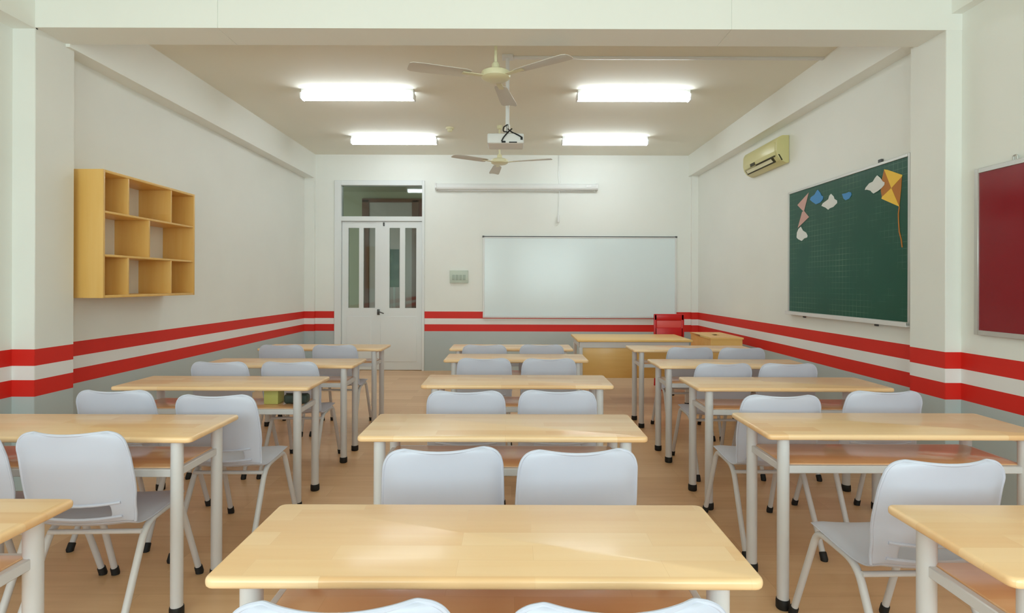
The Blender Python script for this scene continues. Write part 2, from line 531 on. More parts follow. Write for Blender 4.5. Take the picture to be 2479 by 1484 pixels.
# corridor beyond the door
bm = bmesh.new()
add_box(bm, -5.0, 0.6, YB + 0.2, 12.2, -0.1, 0)
struct('floor_corridor', bm, M['concrete'], 'corridor floor seen through the door glass', 'floor')
bm = bmesh.new(); add_box(bm, -5.0, 0.6, YB + 0.2, 12.2, 3.35, 3.45)
add_box(bm, -5.0, 0.6, 10.0, 10.12, 3.2, 3.36)
struct('ceiling_corridor', bm, M['corridor'], 'corridor ceiling seen through the transom', 'ceiling')
bm = bmesh.new(); add_box(bm, -5.0, 0.6, 12.0, 12.2, 0, 3.45); add_box(bm, 0.5, 0.6, YB + 0.2, 12.0, 0, 3.45)
struct('wall_corridor', bm, M['corridor'], 'grey-green corridor wall seen through the door glass', 'wall')
d2 = thing('door_2', 'brown framed doorway across the corridor, seen through the door glass', 'door', (0, 12.0, 0), kind='structure')
bm = bmesh.new()
add_box(bm, -3.22, -3.07, -0.05, 0, 0, 3.17, 0.004, 1); add_box(bm, -2.15, -2.0, -0.05, 0, 0, 3.17, 0.004, 1)
add_box(bm, -3.22, -1.6, -0.05, 0, 3.12, 3.2, 0.004, 1)
finish('door_frame', bm, M['brown'], d2)
bx('door_leaf', (-3.07, -2.15, -0.03, 0, 0.01, 3.12), M['corridor_door'], d2)
bx('side_panel', (-2.0, -1.6, -0.035, 0, 0.01, 3.12), M['maroon'], d2)
o = thing('notice_board', 'dark green ruled notice board glimpsed through the door glass', 'notice board', (-2.1, 10.6, 1.67))
bx('panel', (-0.23, -0.05, 0, 0.02, -0.36, 0.36), M['green'], o, 0.003)
bm = bmesh.new(); add_box(bm, -0.16, -0.12, 0.0, 0.02, -1.64, -0.36); add_box(bm, -0.28, 0.0, -0.18, 0.2, -1.67, -1.64)
finish('stand', bm, M['alu'], o)
o = thing('corridor_light', 'lit fluorescent batten in the corridor, seen through the transom', 'ceiling light', (-1.3, 10.55, 3.35))
bx('housing', (-0.62, 0.62, -0.03, 0.03, -0.05, 0), M['white_plastic'], o)
tube('tube', [(-0.6, 0, -0.08), (0.6, 0, -0.08)], 0.028, M['tube'], o)

# ------------------------------------------------------------------ pupils' desks
ROWS = {1: 'first', 2: 'second', 3: 'third', 4: 'fourth', 5: 'fifth'}
COLN = {'L': 'bookshelf-wall column', 'M': 'middle column', 'R': 'chalkboard-wall column'}
DH = 0.752


def make_desk():
    root = thing('school_desk', '', 'desk')
    W, D, T = 1.20, 0.41, 0.024
    bm = bmesh.new(); add_box(bm, -W / 2, W / 2, 0, D, DH - T, DH, 0.009, 3, 0.022, 4)
    finish('tabletop', bm, M['desk'], root, ang=50)
    lx, y0, y1 = W / 2 - 0.085, 0.05, D - 0.05
    for sx in (-1, 1):
        for y in (y0, y1):
            bm = bmesh.new(); add_tube(bm, [(sx * lx, y, 0.03), (sx * lx, y, DH - T)], 0.0245, 18)
            lg = finish('leg', bm, M['steel'], root)
            lathe('rubber_foot', [(0.026, 0.0), (0.0285, 0.004), (0.0285, 0.034), (0.0265, 0.042)], M['rubber'], lg, 18, (sx * lx, y, 0))
    bm = bmesh.new()
    za, zb = 0.578, 0.610
    for y in (y0, y1):
        add_box(bm, -lx, lx, y - 0.012, y + 0.012, za, zb, 0.003, 1)
    for sx in (-1, 1):
        add_box(bm, sx * lx - 0.011, sx * lx + 0.011, y0, y1, za, zb, 0.003, 1)
    finish('shelf_frame', bm, M['steel'], root)
    bx('shelf', (-lx + 0.011, lx - 0.011, y0 + 0.010, y1 - 0.01, zb - 0.014, zb + 0.004), M['shelf_wood'], root, 0.002)
    for sx in (-1, 1):
        bx('top_rail', (sx * lx - 0.012, sx * lx + 0.012, y0, y1, DH - T - 0.025, DH - T), M['steel'], root, 0.002, 1)
    return root


desk0 = make_desk()
DESKS = [('M', 5, -0.058, 1.182), ('M', 4, -0.037, 2.285), ('M', 3, 0.035, 3.44), ('M', 2, 0.035, 4.59), ('M', 1, -0.005, 5.37),
         ('L', 5, -1.865, 1.215), ('L', 4, -1.90, 2.26), ('L', 3, -1.825, 3.36), ('L', 2, -1.81, 4.25), ('L', 1, -1.845, 5.34),
         ('R', 5, 1.67, 1.19), ('R', 4, 1.675, 2.33), ('R', 3, 1.73, 3.38), ('R', 2, 1.735, 4.28), ('R', 1, 1.765, 5.32)]
for i, (c, r, x, y) in enumerate(DESKS):
    o = desk0 if i == 0 else copy_tree(desk0)
    o.location = (x, y, 0)
    o['label'] = 'wood-topped double desk with grey tube legs, %s, %s row from the whiteboard' % (COLN[c], ROWS[r])
    o['category'] = 'desk'
    o['group'] = 'double desks in three columns'


# ------------------------------------------------------------------ pupils' chairs
def make_chair():
    root = thing('school_chair', '', 'chair')
    # side profile of the one-piece shell: seat front -> seat -> back (y, z, half width, curvature forward at the sides)
    prof = [(0.215, 0.422, 0.165), (0.205, 0.437, 0.190), (0.17, 0.444, 0.200), (0.11, 0.444, 0.204), (0.05, 0.440, 0.205), (-0.01, 0.436, 0.206),
            (-0.07, 0.434, 0.207), (-0.12, 0.436, 0.207), (-0.16, 0.446, 0.206), (-0.184, 0.466, 0.205), (-0.196, 0.490, 0.204), (-0.206, 0.515, 0.203), (-0.215, 0.545, 0.203),
            (-0.222, 0.575, 0.207), (-0.232, 0.625, 0.208), (-0.243, 0.675, 0.206), (-0.253, 0.72, 0.204), (-0.260, 0.757, 0.201), (-0.264, 0.783, 0.193), (-0.267, 0.800, 0.179), (-0.2685, 0.809, 0.160), (-0.269, 0.812, 0.135)]
    nu = 12
    NS = 10      # the seat takes rows 0..9, the back the rest

    def pt(i, u):
        y, z, hw = prof[i]
        t = max(0.0, min(1.0, (z - 0.44) / 0.12)) if i >= 7 else 0.0
        q = u * u
        yy = y + t * 0.030 * q
        zz = z
        if i < 9:
            zz += 0.012 * (q - 0.55) * (1 - t)
        if 8 <= i <= 13:
            zz -= 0.022 * (1 - q) * (1 - abs(i - 10.5) / 4.5)
        if i >= 17:
            zz += 0.005 * min(1.0, abs(u) / 0.8) ** 2 * (i - 16) / (len(prof) - 17)
        # turned rim along the sides
        if abs(u) > 0.93:
            if i >= 10:
                yy += 0.010 if i < 17 else 0.004
            else:
                zz -= 0.008
        return Vector((u * hw, yy, zz))
    us = [-1, -0.94, -0.80, -0.62, -0.40, -0.13, 0.13, 0.40, 0.62, 0.80, 0.94, 1]

    def sheet(name, i0, i1, hole=None):
        bm = bmesh.new()
        g = [[bm.verts.new(pt(i, u)) for u in us] for i in range(i0, i1 + 1)]
        for a in range(i1 - i0):
            for k in range(len(us) - 1):
                if hole and hole[0] <= a + i0 < hole[1] and us[k] >= -0.63 and us[k + 1] <= 0.63:
                    continue
                bm.faces.new((g[a][k], g[a][k + 1], g[a + 1][k + 1], g[a + 1][k]))
        o = finish(name, bm, M['chair'], root)
        return smoothed(o, 2, 0.006)
    seat = sheet('seat', 0, 9)
    back = sheet('backrest', 9, len(prof) - 1, (10, 12))
    # moulded bead round the rim of the back
    rim = [pt(i, 1) for i in range(9, len(prof))] + [pt(len(prof) - 1, u) for u in reversed(us[1:-1])] + [pt(i, -1) for i in range(len(prof) - 1, 8, -1)]
    bm = bmesh.new(); add_tube(bm, fillet(rim, 0.012, 3), 0.0055, 8)
    finish('rim', bm, M['chair'], back)
    # flange under the panel, above the slot, and lip below it
    bm = bmesh.new()
    add_tube(bm, [pt(12, u) + Vector((0, -0.002, 0)) for u in us[2:-2]], 0.006, 8)
    add_tube(bm, [pt(10, u) + Vector((0, -0.002, 0)) for u in us[2:-2]], 0.006, 8)
    finish('slot_rim', bm, M['chair'], back)
    rr = 0.0135
    for sx in (-1, 1):
        mid = (sx * 0.180, 0.06, 0.414)
        f = fillet([mid, (sx * 0.180, 0.165, 0.416), (sx * 0.195, 0.315, 0.012)], 0.05, 6)
        b = fillet([mid, (sx * 0.182, -0.075, 0.408), (sx * 0.195, -0.275, 0.012)], 0.07, 6)
        for path in (f, b):
            bm = bmesh.new(); add_tube(bm, path, rr, 12)
            lg = finish('leg', bm, M['steel'], root)
            e = path[-1]; dr = (path[-1] - path[-2]).normalized()
            bm = bmesh.new()
            top = e - dr * 0.030
            add_tube(bm, [top, top + dr * 0.004, e + dr * 0.004, Vector((e.x, e.y, 0.0)) + dr * 0.006 * Vector((1, 1, 0)).length * 0], [0.0155, 0.0175, 0.018, 0.017], 12)
            finish('rubber_foot', bm, M['rubber'], lg)
    tube('crossbar', [(-0.182, -0.10, 0.385), (0.182, -0.10, 0.385)], 0.010, M['steel'], root, 10)
    tube('seat_bar', [(-0.180, 0.11, 0.414), (0.180, 0.11, 0.414)], 0.010, M['steel'], root, 10)
    return root


chair0 = make_chair()
A = 'the one nearer the bookshelf wall'
B = 'the one nearer the chalkboard wall'
CH = [('M', 5, -0.31, 0.95, 2, A), ('M', 5, 0.18, 0.95, 3, B),
      ('M', 4, -0.26, 1.865, 7, A), ('M', 4, 0.212, 1.855, 4, B),
      ('M', 3, -0.243, 2.88, 1, A), ('M', 3, 0.25, 2.90, -2, B),
      ('M', 2, -0.208, 4.16, 0, A), ('M', 2, 0.276, 4.15, 1, B),
      ('M', 1, -0.25, 5.07, 0, A), ('M', 1, 0.28, 5.10, -1, B),
      ('L', 4, -2.12, 2.05, 1, A), ('L', 4, -1.665, 2.06, 2, B),
      ('L', 3, -2.07, 2.87, 0, A), ('L', 3, -1.485, 2.76, 0, B),
      ('L', 2, -2.08, 3.93, 0, A), ('L', 2, -1.585, 3.94, 0, B),
      ('L', 1, -2.09, 5.02, 0, A), ('L', 1, -1.61, 5.03, 0, B),
      ('R', 4, 1.385, 1.755, 2, 'alone beside the aisle'),
      ('R', 3, 1.37, 2.795, 0, A), ('R', 3, 1.97, 2.91, 0, B),
      ('R', 2, 1.50, 3.92, 1, A), ('R', 2, 1.975, 3.93, -1, B),
      ('R', 1, 1.585, 4.92, 0, A), ('R', 1, 2.04, 4.90, 0, B)]
for i, (c, r, x, y, a, who) in enumerate(CH):
    o = chair0 if i == 0 else copy_tree(chair0)
    o.location = (x, y + 0.269, 0); o.rotation_euler = (0, 0, R(a))
    o['label'] = 'grey plastic chair, %s, %s row from the whiteboard, %s' % (COLN[c], ROWS[r], who)
    o['category'] = 'chair'
    o['group'] = 'grey chairs at the double desks'

# ------------------------------------------------------------------ things left on the shelves under desks
ZS = 0.615
o = tag(bx('card_box', (-1.565, -1.475, 3.52, 3.62, ZS, ZS + 0.085), M['box_green'], None, 0.003), 'small lime card box on the shelf under a bookshelf-side desk', 'box')
o = thing('pencil_case', 'dark pencil case beside the lime box under a bookshelf-side desk', 'pencil case', (-1.37, 3.56, ZS))
bx('body', (-0.075, 0.075, -0.035, 0.035, 0, 0.06), M['box_dark'], o, 0.018, 4)
bx('zip', (-0.07, 0.07, -0.004, 0.004, 0.058, 0.064), M['chrome'], o, 0.001)

# ------------------------------------------------------------------ teacher's corner
o = thing('teacher_desk', 'teacher\'s wooden desk with white frame in front of the whiteboard', 'desk', (1.39, 6.28, 0))
TW = 0.65
bx('tabletop', (-TW, TW, 0, 0.72, 0.727, 0.752), M['teacher_wood'], o, 0.005, 2)
bm = bmesh.new()
add_box(bm, -TW + 0.03, TW - 0.03, 0.05, 0.08, 0.655, 0.727, 0.003, 1)
add_box(bm, -TW + 0.03, TW - 0.03, 0.64, 0.67, 0.655, 0.727, 0.003, 1)
for s in (-1, 1):
    add_box(bm, s * (TW - 0.045) - 0.015, s * (TW - 0.045) + 0.015, 0.06, 0.66, 0.655, 0.727, 0.003, 1)
finish('frame', bm, M['steel'], o)
for s in (-1, 1):
    for y in (0.065, 0.655):
        lg = bx('leg', (s * (TW - 0.045) - 0.02, s * (TW - 0.045) + 0.02, y - 0.02, y + 0.02, 0.03, 0.66), M['steel'], o, 0.004)
        bx('rubber_foot', (s * (TW - 0.045) - 0.022, s * (TW - 0.045) + 0.022, y - 0.022, y + 0.022, 0, 0.035), M['rubber'], lg, 0.004)
bx('modesty_panel', (-TW + 0.065, TW - 0.065, 0.075, 0.093, 0.31, 0.69), M['teacher_wood'], o, 0.002)

o = thing('side_cabinet', 'wooden cabinet with a cable hole in its top beside the teacher\'s desk', 'cabinet', (2.52, 6.55, 0))
bm = bmesh.new()
add_box(bm, -0.18, 0.19, 0, 0.74, 0.05, 0.735, 0.003, 1)
finish('body', bm, M['teacher_wood'], o)
bx('plinth', (-0.16, 0.17, 0.03, 0.71, 0, 0.05), M['brown'], o)
bm = bmesh.new()
# top with an oblong hole
hx, hy0, hy1 = 0.035, 0.30, 0.42
add_box(bm, -0.19, 0.20, -0.01, hy0, 0.735, 0.755); add_box(bm, -0.19, 0.20, hy1, 0.75, 0.735, 0.755)
add_box(bm, -0.19, 0.005 - hx, hy0, hy1, 0.735, 0.755); add_box(bm, 0.005 + hx, 0.20, hy0, hy1, 0.735, 0.755)
bmesh.ops.remove_doubles(bm, verts=bm.verts, dist=1e-5)
finish('top', bm, M['teacher_wood'], o)
bx('cable_hole', (0.005 - hx, 0.005 + hx, hy0, hy1, 0.7355, 0.738), M['brown'], o, 0)

o = thing('red_chair', 'red plastic chair between the whiteboard and the teacher\'s desk', 'chair', (2.14, 7.42, 0))
bm = bmesh.new(); add_box(bm, -0.19, 0.19, -0.2, 0.2, 0.43, 0.455, 0.010, 2, 0.03, 4)
finish('seat', bm, M['red_plastic'], o)
bm = bmesh.new()
add_box(bm, -0.205, -0.165, 0.165, 0.20, 0.44, 0.97, 0.008, 2)
add_box(bm, 0.165, 0.205, 0.165, 0.20, 0.44, 0.97, 0.008, 2)
add_box(bm, -0.205, 0.205, 0.165, 0.20, 0.885, 0.975, 0.010, 2)
add_box(bm, -0.19, 0.19, 0.165, 0.195, 0.50, 0.79, 0.008, 2)
bk = finish('backrest', bm, M['red_plastic'], o)
bx('back_panel', (-0.17, 0.17, 0.176, 0.182, 0.78, 0.895), M['red_light'], bk, 0.003)
for sx in (-1, 1):
    for y in (-0.175, 0.175):
        bm = bmesh.new(); add_tube(bm, [(sx * 0.185, y * 1.1, 0), (sx * 0.165, y, 0.435)], [0.016, 0.022], 10)
        finish('leg', bm, M['red_plastic'], o)

# ------------------------------------------------------------------ bookshelf on the wall
o = thing('wall_bookshelf', 'open-backed wooden cubby bookshelf hung on the off-white wall', 'bookshelf', (XL, 4.065, 1.267))
LZ, LY, DP, t = 0.942, 1.175, 0.288, 0.02
bx('side_panel', (0, DP, 0, t, 0, LZ), M['case_wood'], o, 0.0015)
bx('side_panel', (0, DP, LY - t, LY, 0, LZ), M['case_wood'], o, 0.0015)
bx('top_panel', (0, DP - 0.001, t, LY - t, LZ - t, LZ - 0.0005), M['case_wood'], o, 0.0015)
bx('bottom_panel', (0, DP - 0.001, t, LY - t, 0.0005, t), M['case_wood'], o, 0.0015)
z1, z2 = 0.305, 0.625
for z in (z1, z2):
    bx('shelf', (0, DP - 0.004, t, LY - t, z, z + 0.016), M['case_wood'], o, 0.0015)
for za, zb, ys in ((t, z1, (0.27, 0.815)), (z1 + 0.016, z2, (0.52,)), (z2 + 0.016, LZ - t, (0.27, 0.815))):
    for y in ys:
        bx('divider', (0, DP - 0.006, y, y + 0.017, za, zb), M['case_wood'], o, 0.0015)

# ------------------------------------------------------------------ boards
o = thing('green_chalkboard', 'green ruled chalkboard with paper cutouts on the wall beside the column', 'chalkboard', (XR, 0, 0))
Y0, Y1, Z0, Z1 = 4.06, 5.86, 1.075, 2.345
bx('board', (-0.026, 0, Y0 + 0.02, Y1 - 0.02, Z0 + 0.03, Z1 - 0.02), M['green'], o, 0)
bm = bmesh.new()
add_box(bm, -0.034, 0, Y0, Y0 + 0.025, Z0, Z1, 0.002, 1); add_box(bm, -0.034, 0, Y1 - 0.028, Y1, Z0, Z1, 0.002, 1)
add_box(bm, -0.034, 0, Y0 + 0.025, Y1 - 0.028, Z1 - 0.022, Z1, 0.002, 1); add_box(bm, -0.034, 0, Y0 + 0.025, Y1 - 0.028, Z0, Z0 + 0.032, 0.002, 1)
finish('frame', bm, M['alu'], o)
bm = bmesh.new(); add_box(bm, -0.062, 0, Y0, Y1, Z0 - 0.004, Z0 + 0.008, 0.002, 1); add_box(bm, -0.064, -0.058, Y0, Y1, Z0 - 0.004, Z0 + 0.03, 0.002, 1)
finish('chalk_tray', bm, M['alu_white'], o)
bm = bmesh.new()
for y in (4.45, 5.55):
    add_box(bm, -0.02, 0, y, y + 0.03, Z0 - 0.025, Z0, 0.002, 1)
add_box(bm, -0.02, 0, 4.40, 4.44, Z1, Z1 + 0.03, 0.002, 1)
finish('bracket', bm, M['dark_line'], o)
XB = XR - 0.0266


def cutout(name, poly, mat, label=None, cat=None, parent=None, x=0.0, th=0.003):
    bm = bmesh.new()
    add_prism(bm, poly, 'X', XB - x - th, XB - x)
    ob = finish(name, bm, mat, parent)
    if label: tag(ob, label, cat, 'paper cutouts on the green board')
    return ob


k = thing('paper_kite', 'yellow and orange paper kite with a tail on the green board', 'paper kite', group='paper cutouts on the green board')
cutout('yellow_sail', [(4.352, 2.282), (4.311, 2.269), (4.15, 2.199), (4.155, 2.186), (4.268, 2.121)], M['paper_yellow'], parent=k)
cutout('yellow_sail', [(4.268, 2.121), (4.181, 1.968), (4.382, 2.057), (4.378, 2.069)], M['paper_yellow'], parent=k)
cutout('orange_sail', [(4.352, 2.282), (4.268, 2.121), (4.378, 2.069), (4.391, 2.122), (4.378, 2.211)], M['paper_orange'], parent=k, th=0.002)
cutout('orange_sail', [(4.155, 2.186), (4.162, 2.094), (4.181, 1.968), (4.268, 2.121)], M['paper_orange'], parent=k, th=0.002)
bm = bmesh.new()
tp = [(4.181, 1.968), (4.191, 1.914), (4.188, 1.85), (4.181, 1.778), (4.160, 1.72), (4.149, 1.66)]
add_prism(bm, [(y + 0.006, z) for y, z in tp] + [(y - 0.006, z) for y, z in reversed(tp)], 'X', XB - 0.002, XB)
finish('tail', bm, M['paper_orange'], k)
k = thing('paper_kite', 'dusty pink paper kite in the board corner above a white cloud', 'paper kite', group='paper cutouts on the green board')
cutout('sail', [(5.458, 2.282), (5.673, 2.189), (5.567, 2.117), (5.545, 2.112)], M['paper_pink'], parent=k)
cutout('sail', [(5.58, 2.108), (5.546, 2.114), (5.451, 2.041), (5.665, 1.956)], M['paper_pink'], parent=k)
cutout('paper_cloud', [(4.43, 2.25), (4.395, 2.225), (4.365, 2.191), (4.344, 2.179), (4.346, 2.159), (4.378, 2.14), (4.421, 2.124), (4.474, 2.113), (4.497, 2.128), (4.511, 2.142), (4.561, 2.159), (4.583, 2.159), (4.575, 2.176), (4.529, 2.204), (4.483, 2.21), (4.457, 2.234)], M['paper_white'], 'large white paper cloud overlapping the yellow kite', 'paper cloud', x=0.003)
cutout('paper_cloud', [(5.296, 2.283), (5.253, 2.245), (5.234, 2.218), (5.204, 2.204), (5.213, 2.175), (5.253, 2.153), (5.328, 2.148), (5.392, 2.181), (5.435, 2.208), (5.418, 2.23), (5.353, 2.244), (5.321, 2.27)], M['paper_blue'], 'larger blue paper cloud beside the pink kite', 'paper cloud')
cutout('paper_cloud', [(5.076, 2.208), (5.034, 2.177), (5.022, 2.152), (4.983, 2.133), (4.981, 2.11), (5.039, 2.083), (5.097, 2.078), (5.12, 2.068), (5.162, 2.093), (5.232, 2.12), (5.21, 2.14), (5.12, 2.164), (5.103, 2.194)], M['paper_white'], 'white paper cloud between the two blue paper clouds', 'paper cloud')
cutout('paper_cloud', [(4.907, 2.179), (4.848, 2.176), (4.806, 2.181), (4.776, 2.171), (4.771, 2.148), (4.801, 2.122), (4.853, 2.116), (4.883, 2.134)], M['paper_blue'], 'smaller blue paper cloud nearer the board\'s middle', 'paper cloud')
cutout('paper_cloud', [(5.606, 1.963), (5.567, 1.921), (5.505, 1.894), (5.478, 1.863), (5.485, 1.845), (5.539, 1.839), (5.587, 1.818), (5.658, 1.842), (5.687, 1.862), (5.68, 1.91), (5.651, 1.944)], M['paper_white'], 'white paper cloud just below the pink kite', 'paper cloud')

o = thing('red_pinboard', 'glossy dark red board with silver frame on the wall before the column', 'board', (XRN, 0, 0))
Y0, Y1, Z0, Z1 = 2.35, 3.545, 1.067, 2.115
bx('board', (-0.022, 0, Y0 + 0.02, Y1 - 0.02, Z0 + 0.02, Z1 - 0.02), M['red_felt'], o, 0)
bm = bmesh.new()
for a, b, c, dd in ((Y0, Y0 + 0.03, Z0, Z1), (Y1 - 0.03, Y1, Z0, Z1), (Y0 + 0.03, Y1 - 0.03, Z1 - 0.03, Z1), (Y0 + 0.03, Y1 - 0.03, Z0, Z0 + 0.03)):
    add_box(bm, -0.03, 0, a, b, c, dd, 0.002, 1)
finish('frame', bm, M['alu'], o)
bm = bmesh.new(); add_tube(bm, fillet([(-0.012, 3.285, Z1 - 0.005), (-0.014, 3.285, Z1 + 0.03), (-0.014, 3.26, Z1 + 0.03), (-0.012, 3.26, Z1 - 0.005)], 0.012), 0.005, 8)
finish('hanger', bm, M['alu'], o)

o = thing('whiteboard', 'wide whiteboard with thin aluminium frame on the far wall', 'whiteboard', (0, YB, 0))
X0, X1, Z0, Z1 = -0.46, 2.60, 0.855, 2.125
bx('board', (X0 + 0.01, X1 - 0.01, -0.02, 0, Z0 + 0.01, Z1 - 0.01), M['whiteboard'], o, 0)
bm = bmesh.new()
add_box(bm, X0, X0 + 0.024, -0.027, 0, Z0, Z1, 0.002, 1); add_box(bm, X1 - 0.024, X1, -0.027, 0, Z0, Z1, 0.002, 1)
add_box(bm, X0 + 0.024, X1 - 0.024, -0.027, 0, Z0, Z0 + 0.022, 0.002, 1); add_box(bm, X0 + 0.024, X1 - 0.024, -0.027, 0, Z1 - 0.022, Z1 - 0.004, 0.002, 1)
finish('frame', bm, M['alu_white'], o)
bm = bmesh.new(); add_box(bm, X0, X1, -0.03, 0, Z1 - 0.003, Z1 + 0.008)
add_box(bm, X0 - 0.01, X0 + 0.02, -0.033, 0.001, Z1 - 0.012, Z1 + 0.014, 0.002, 1); add_box(bm, X1 - 0.02, X1 + 0.01, -0.033, 0.001, Z1 - 0.012, Z1 + 0.014, 0.002, 1)
finish('edge_strip', bm, M['dark_line'], o)
bx('pen_ledge', (X0, X1, -0.06, 0, Z0 - 0.012, Z0 - 0.002), M['alu_white'], o, 0.002)

# ------------------------------------------------------------------ projector screen, switches
o = thing('projector_screen', 'white rolled-up projector screen case above the whiteboard', 'projector screen', (0, YB, 2.905))
pr = [(0.0, -0.05), (0.0, 0.05), (-0.06, 0.05), (-0.085, 0.04), (-0.095, 0.015), (-0.095, -0.02), (-0.08, -0.045), (-0.06, -0.05)]
prism('case', pr, 'X', -1.19, 1.32, M['white_plastic'], o, 0.004)
for a, b in ((-1.215, -1.188), (1.318, 1.345)):
    prism('end_cap', [(y * 1.08, z * 1.12) for y, z in pr], 'X', a, b, M['alu_white'], o, 0.003)
bm = bmesh.new(); add_box(bm, 1.16, 1.24, -0.10, -0.09, 0.0, 0.02, 0.002, 1)
finish('badge', bm, M['alu'], o)
tube('pull_cord', [(0.74, -0.05, -0.045), (0.735, -0.05, -0.2), (0.72, -0.05, -0.44)], 0.005, M['alu'], o, 6)
bx('cord_grip', (0.71, 0.745, -0.065, -0.035, -0.56, -0.44), M['alu_white'], o, 0.006)
bx('bottom_bar', (-1.185, 1.315, -0.055, -0.035, -0.064, -0.05), M['alu'], o, 0.003)
tag(tube('wall_cable', [(0.735, YB - 0.006, CEIL), (0.735, YB - 0.006, 3.05), (0.745, YB - 0.006, 2.955)], 0.006, M['alu'], None, 6), 'thin grey cable down the wall to the projector screen case', 'cable')
o = thing('switch_panel', 'pale green switch panel on the wall between door and whiteboard', 'switch panel', (-0.84, YB, 1.49))
bx('plate', (-0.145, 0.145, -0.03, 0, -0.1, 0.1), M['switch'], o, 0.005)
for k in range(4):
    bx('switch', (-0.105 + k * 0.056, -0.062 + k * 0.056, -0.036, -0.028, -0.055, 0.03), M['switch_dark'], o, 0.003)

# ------------------------------------------------------------------ air conditioner
o = thing('air_conditioner', 'yellowed cream wall air conditioner under the beam', 'air conditioner', (XR, 5.90, 0))
AY = 0.86
body = [(0, 2.965), (-0.0700, 2.965), (-0.1120, 2.945), (-0.1330, 2.905), (-0.1365, 2.80), (-0.1225, 2.745), (-0.0910, 2.70), (-0.0350, 2.672), (0, 2.672)]
prism('body', body, 'Y', 0, AY, M['cream'], o, 0.008)
prism('front_panel', [(-0.1274, 2.90), (-0.1386, 2.895), (-0.1421, 2.80), (-0.1330, 2.755), (-0.1274, 2.757), (-0.1330, 2.80)], 'Y', 0.03, AY - 0.03, M['cream'], o, 0.001)
prism('air_outlet', [(-0.1246, 2.747), (-0.1267, 2.742), (-0.0952, 2.696), (-0.0910, 2.70)], 'Y', 0.10, AY - 0.05, M['dark_olive'], o)
prism('louver', [(-0.1344, 2.738), (-0.1260, 2.729), (-0.1120, 2.705), (-0.1099, 2.711)], 'Y', 0.13, AY - 0.08, M['cream_light'], o)
prism('panel_seam', [(-0.1368, 2.758), (-0.1351, 2.750), (-0.1281, 2.744), (-0.1260, 2.752)], 'Y', 0.05, AY - 0.35, M['dark_olive'], o)
prism('side_vent', [(-0.1190, 2.76), (-0.1050, 2.76), (-0.0700, 2.70), (-0.0840, 2.697)], 'Y', -0.003, 0.004, M['dark_olive'], o)
prism('receiver_window', [(-0.1424, 2.79), (-0.1442, 2.79), (-0.1386, 2.755), (-0.1368, 2.758)], 'Y', AY - 0.34, AY - 0.22, M['dark_olive'], o)


# ------------------------------------------------------------------ lights
def make_light():
    root = thing('ceiling_light', '', 'ceiling light')
    bx('housing', (-0.59, 0.59, -0.047, 0.047, -0.050, 0), M['white_plastic'], root, 0.004)
    pr = []
    for k in range(13):
        a = math.pi * k / 12
        pr.append((0.058 * math.cos(a), -0.058 - 0.052 * math.sin(a)))
    pr = pr + [(-0.052, -0.044), (0.052, -0.044)]
    prism('diffuser', pr, 'X', -0.585, 0.585, M['tube'], root)
    for s in (-1, 1):
        bx('end_cap', (s * 0.593 - 0.008, s * 0.593 + 0.008, -0.058, 0.058, -0.108, -0.040), M['white_plastic'], root, 0.006)
    return root


li = make_light()
for i, (x, y, lab) in enumerate(((-1.63, 5.89, 'lit fluorescent ceiling light nearer the camera, on the bookshelf side'),
                                 (1.275, 5.89, 'lit fluorescent ceiling light nearer the camera, on the chalkboard side'),
                                 (-1.64, 7.75, 'lit fluorescent ceiling light nearer the door and far wall'),
                                 (1.283, 7.75, 'lit fluorescent ceiling light near the far wall, on the air conditioner side'))):
    o = li if i == 0 else copy_tree(li)
    o.location = (x, y, CEIL)
    tag(o, lab, 'ceiling light', 'fluorescent ceiling lights')


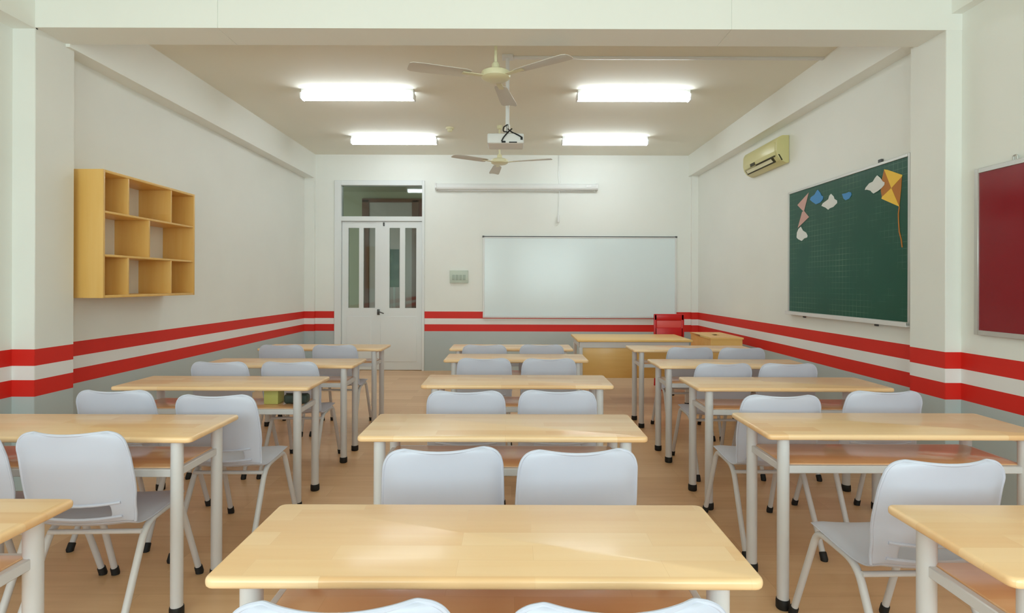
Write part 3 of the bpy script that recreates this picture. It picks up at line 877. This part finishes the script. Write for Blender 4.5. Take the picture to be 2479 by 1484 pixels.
# ------------------------------------------------------------------ ceiling fans
def make_fan(name, label, loc, a0, br):
    root = thing(name, label, 'ceiling fan', loc, group='ceiling fans')
    h = CEIL - loc[2]
    lathe('canopy', [(0.016, h - 0.05), (0.032, h - 0.04), (0.034, h - 0.008), (0.034, h)], M['fan_hub'], root)
    tube('down_rod', [(0, 0, 0.05), (0, 0, h - 0.05)], 0.012, M['fan_hub'], root)
    lathe('motor', [(0.03, -0.035), (0.085, -0.032), (0.108, -0.018), (0.112, 0.002), (0.108, 0.022), (0.085, 0.034), (0.035, 0.042), (0.03, 0.085), (0.018, 0.10)], M['fan_hub'], root, 32)
    for k in range(3):
        a = R(a0 + 120 * k)
        mt = Matrix.Rotation(a, 4, 'Z') @ Matrix.Translation((0, 0, -0.012))
        bm = bmesh.new()
        st = [(0.20, 0.045), (0.24, 0.056), (0.40, 0.062), (br - 0.10, 0.070), (br - 0.02, 0.068), (br, 0.052)]
        rows = []
        for x, hw in st:
            tw = R(9 - 4 * (x - 0.2) / (br - 0.2))
            rows.append([(x, v * hw * math.cos(tw), v * hw * math.sin(tw) + 0.006 * (1 - v * v) - 0.02 * (x - 0.2)) for v in (-1, -0.5, 0, 0.5, 1)])
        up = [[bm.verts.new(mt @ Vector((x, y, z + 0.0025))) for x, y, z in r_] for r_ in rows]
        dn = [[bm.verts.new(mt @ Vector((x, y, z - 0.0025))) for x, y, z in r_] for r_ in rows]
        n, m_ = len(rows), 5
        for i in range(n - 1):
            for j in range(m_ - 1):
                bm.faces.new((up[i][j], up[i + 1][j], up[i + 1][j + 1], up[i][j + 1]))
                bm.faces.new((dn[i][j], dn[i][j + 1], dn[i + 1][j + 1], dn[i + 1][j]))
        ring = [(i, 0) for i in range(n)] + [(n - 1, j) for j in range(1, m_)] + [(i, m_ - 1) for i in range(n - 2, -1, -1)] + [(0, j) for j in range(m_ - 2, 0, -1)]
        for p, q in zip(ring, ring[1:] + ring[:1]):
            bm.faces.new((up[p[0]][p[1]], dn[p[0]][p[1]], dn[q[0]][q[1]], up[q[0]][q[1]]))
        bl = finish('blade', bm, M['fan'], root)
        bm = bmesh.new(); add_box(bm, 0.095, 0.26, -0.022, 0.022, -0.004, 0.001, 0.001, 1)
        bm.transform(mt)
        finish('blade_arm', bm, M['fan_hub'], bl)
    return root


make_fan('ceiling_fan', 'cream ceiling fan nearer the camera, hanging before the projector', (-0.128, 4.22, 2.955), 201, 0.66)
make_fan('ceiling_fan', 'cream ceiling fan hanging near the far wall above the screen case', (-0.166, 7.2, 2.955), 98, 0.70)

# ------------------------------------------------------------------ projector and ceiling fittings
o = thing('projector', 'white projector hanging from a ceiling pole with black cables', 'projector', (-0.06, 5.0, 2.655))
bm = bmesh.new(); add_box(bm, -0.16, 0.16, -0.12, 0.12, -0.045, 0.045, 0.014, 3)
finish('body', bm, M['white_plastic'], o)
lathe('lens', [(0.03, -0.02), (0.036, -0.01), (0.036, 0.03), (0.03, 0.035)], M['black_cable'], o, 16, (0.07, 0, 0))
bpy.data.objects[[x.name for x in COL.objects if x.parent == o and x.name.startswith('lens')][0]].matrix_local = Matrix.Translation((0.07, 0.115, 0)) @ Matrix.Rotation(R(-90), 4, 'X') @ Matrix.Translation((-0.07, 0, 0))
bm = bmesh.new()
add_tube(bm, [(0.015, 0, 0.14), (0.015, 0, CEIL - 2.655 - 0.02)], 0.017, 14)
add_box(bm, -0.035, 0.065, -0.05, 0.05, CEIL - 2.655 - 0.02, CEIL - 2.655, 0.003, 1)
finish('pole', bm, M['white_plastic'], o)
bm = bmesh.new(); add_box(bm, -0.04, 0.07, -0.05, 0.05, 0.05, 0.062, 0.002, 1)
add_tube(bm, [(0.015, 0, 0.05), (0.015, 0, 0.15)], 0.022, 12)
add_tube(bm, [(-0.03, 0, 0.06), (-0.11, -0.08, 0.043)], 0.006, 6); add_tube(bm, [(0.06, 0, 0.06), (0.12, -0.08, 0.043)], 0.006, 6)
finish('bracket', bm, M['alu'], o)
for pts in ([(0.015, -0.02, 0.145), (-0.02, -0.07, 0.11), (-0.022, -0.09, 0.065), (0.015, -0.10, 0.06)],
            [(0.055, -0.09, 0.09), (0.02, -0.125, 0.05), (-0.02, -0.135, 0.0), (-0.035, -0.128, -0.03)],
            [(0.02, -0.05, 0.10), (0.055, -0.10, 0.055), (0.10, -0.13, 0.03), (0.145, -0.125, 0.005)]):
    tube('cable', fillet(pts, 0.03, 5), 0.006, M['black_cable'], o, 8)
bm = bmesh.new()
add_box(bm, -0.035, 0.0, -0.124, -0.117, -0.04, -0.025); add_box(bm, 0.03, 0.10, -0.124, -0.117, -0.04, -0.032); add_box(bm, 0.13, 0.15, -0.124, -0.117, -0.015, 0.01)
finish('port', bm, M['black_cable'], o)
tag(bx('ceiling_trunking', (0.01, 2.79, 4.99, 5.025, CEIL - 0.02, CEIL), M['white_plastic'], None, 0.003), 'white cable trunking on the ceiling from projector pole to side beam', 'trunking')
o = thing('ceiling_fitting', 'small round cream fitting on the ceiling beside the projector', 'ceiling fitting', (-0.82, 7.3, CEIL))
lathe('base', [(0.05, -0.02), (0.055, -0.012), (0.055, 0)], M['cream_light'], o)
lathe('cap', [(0.02, -0.055), (0.032, -0.048), (0.036, -0.02)], M['cream_light'], o)
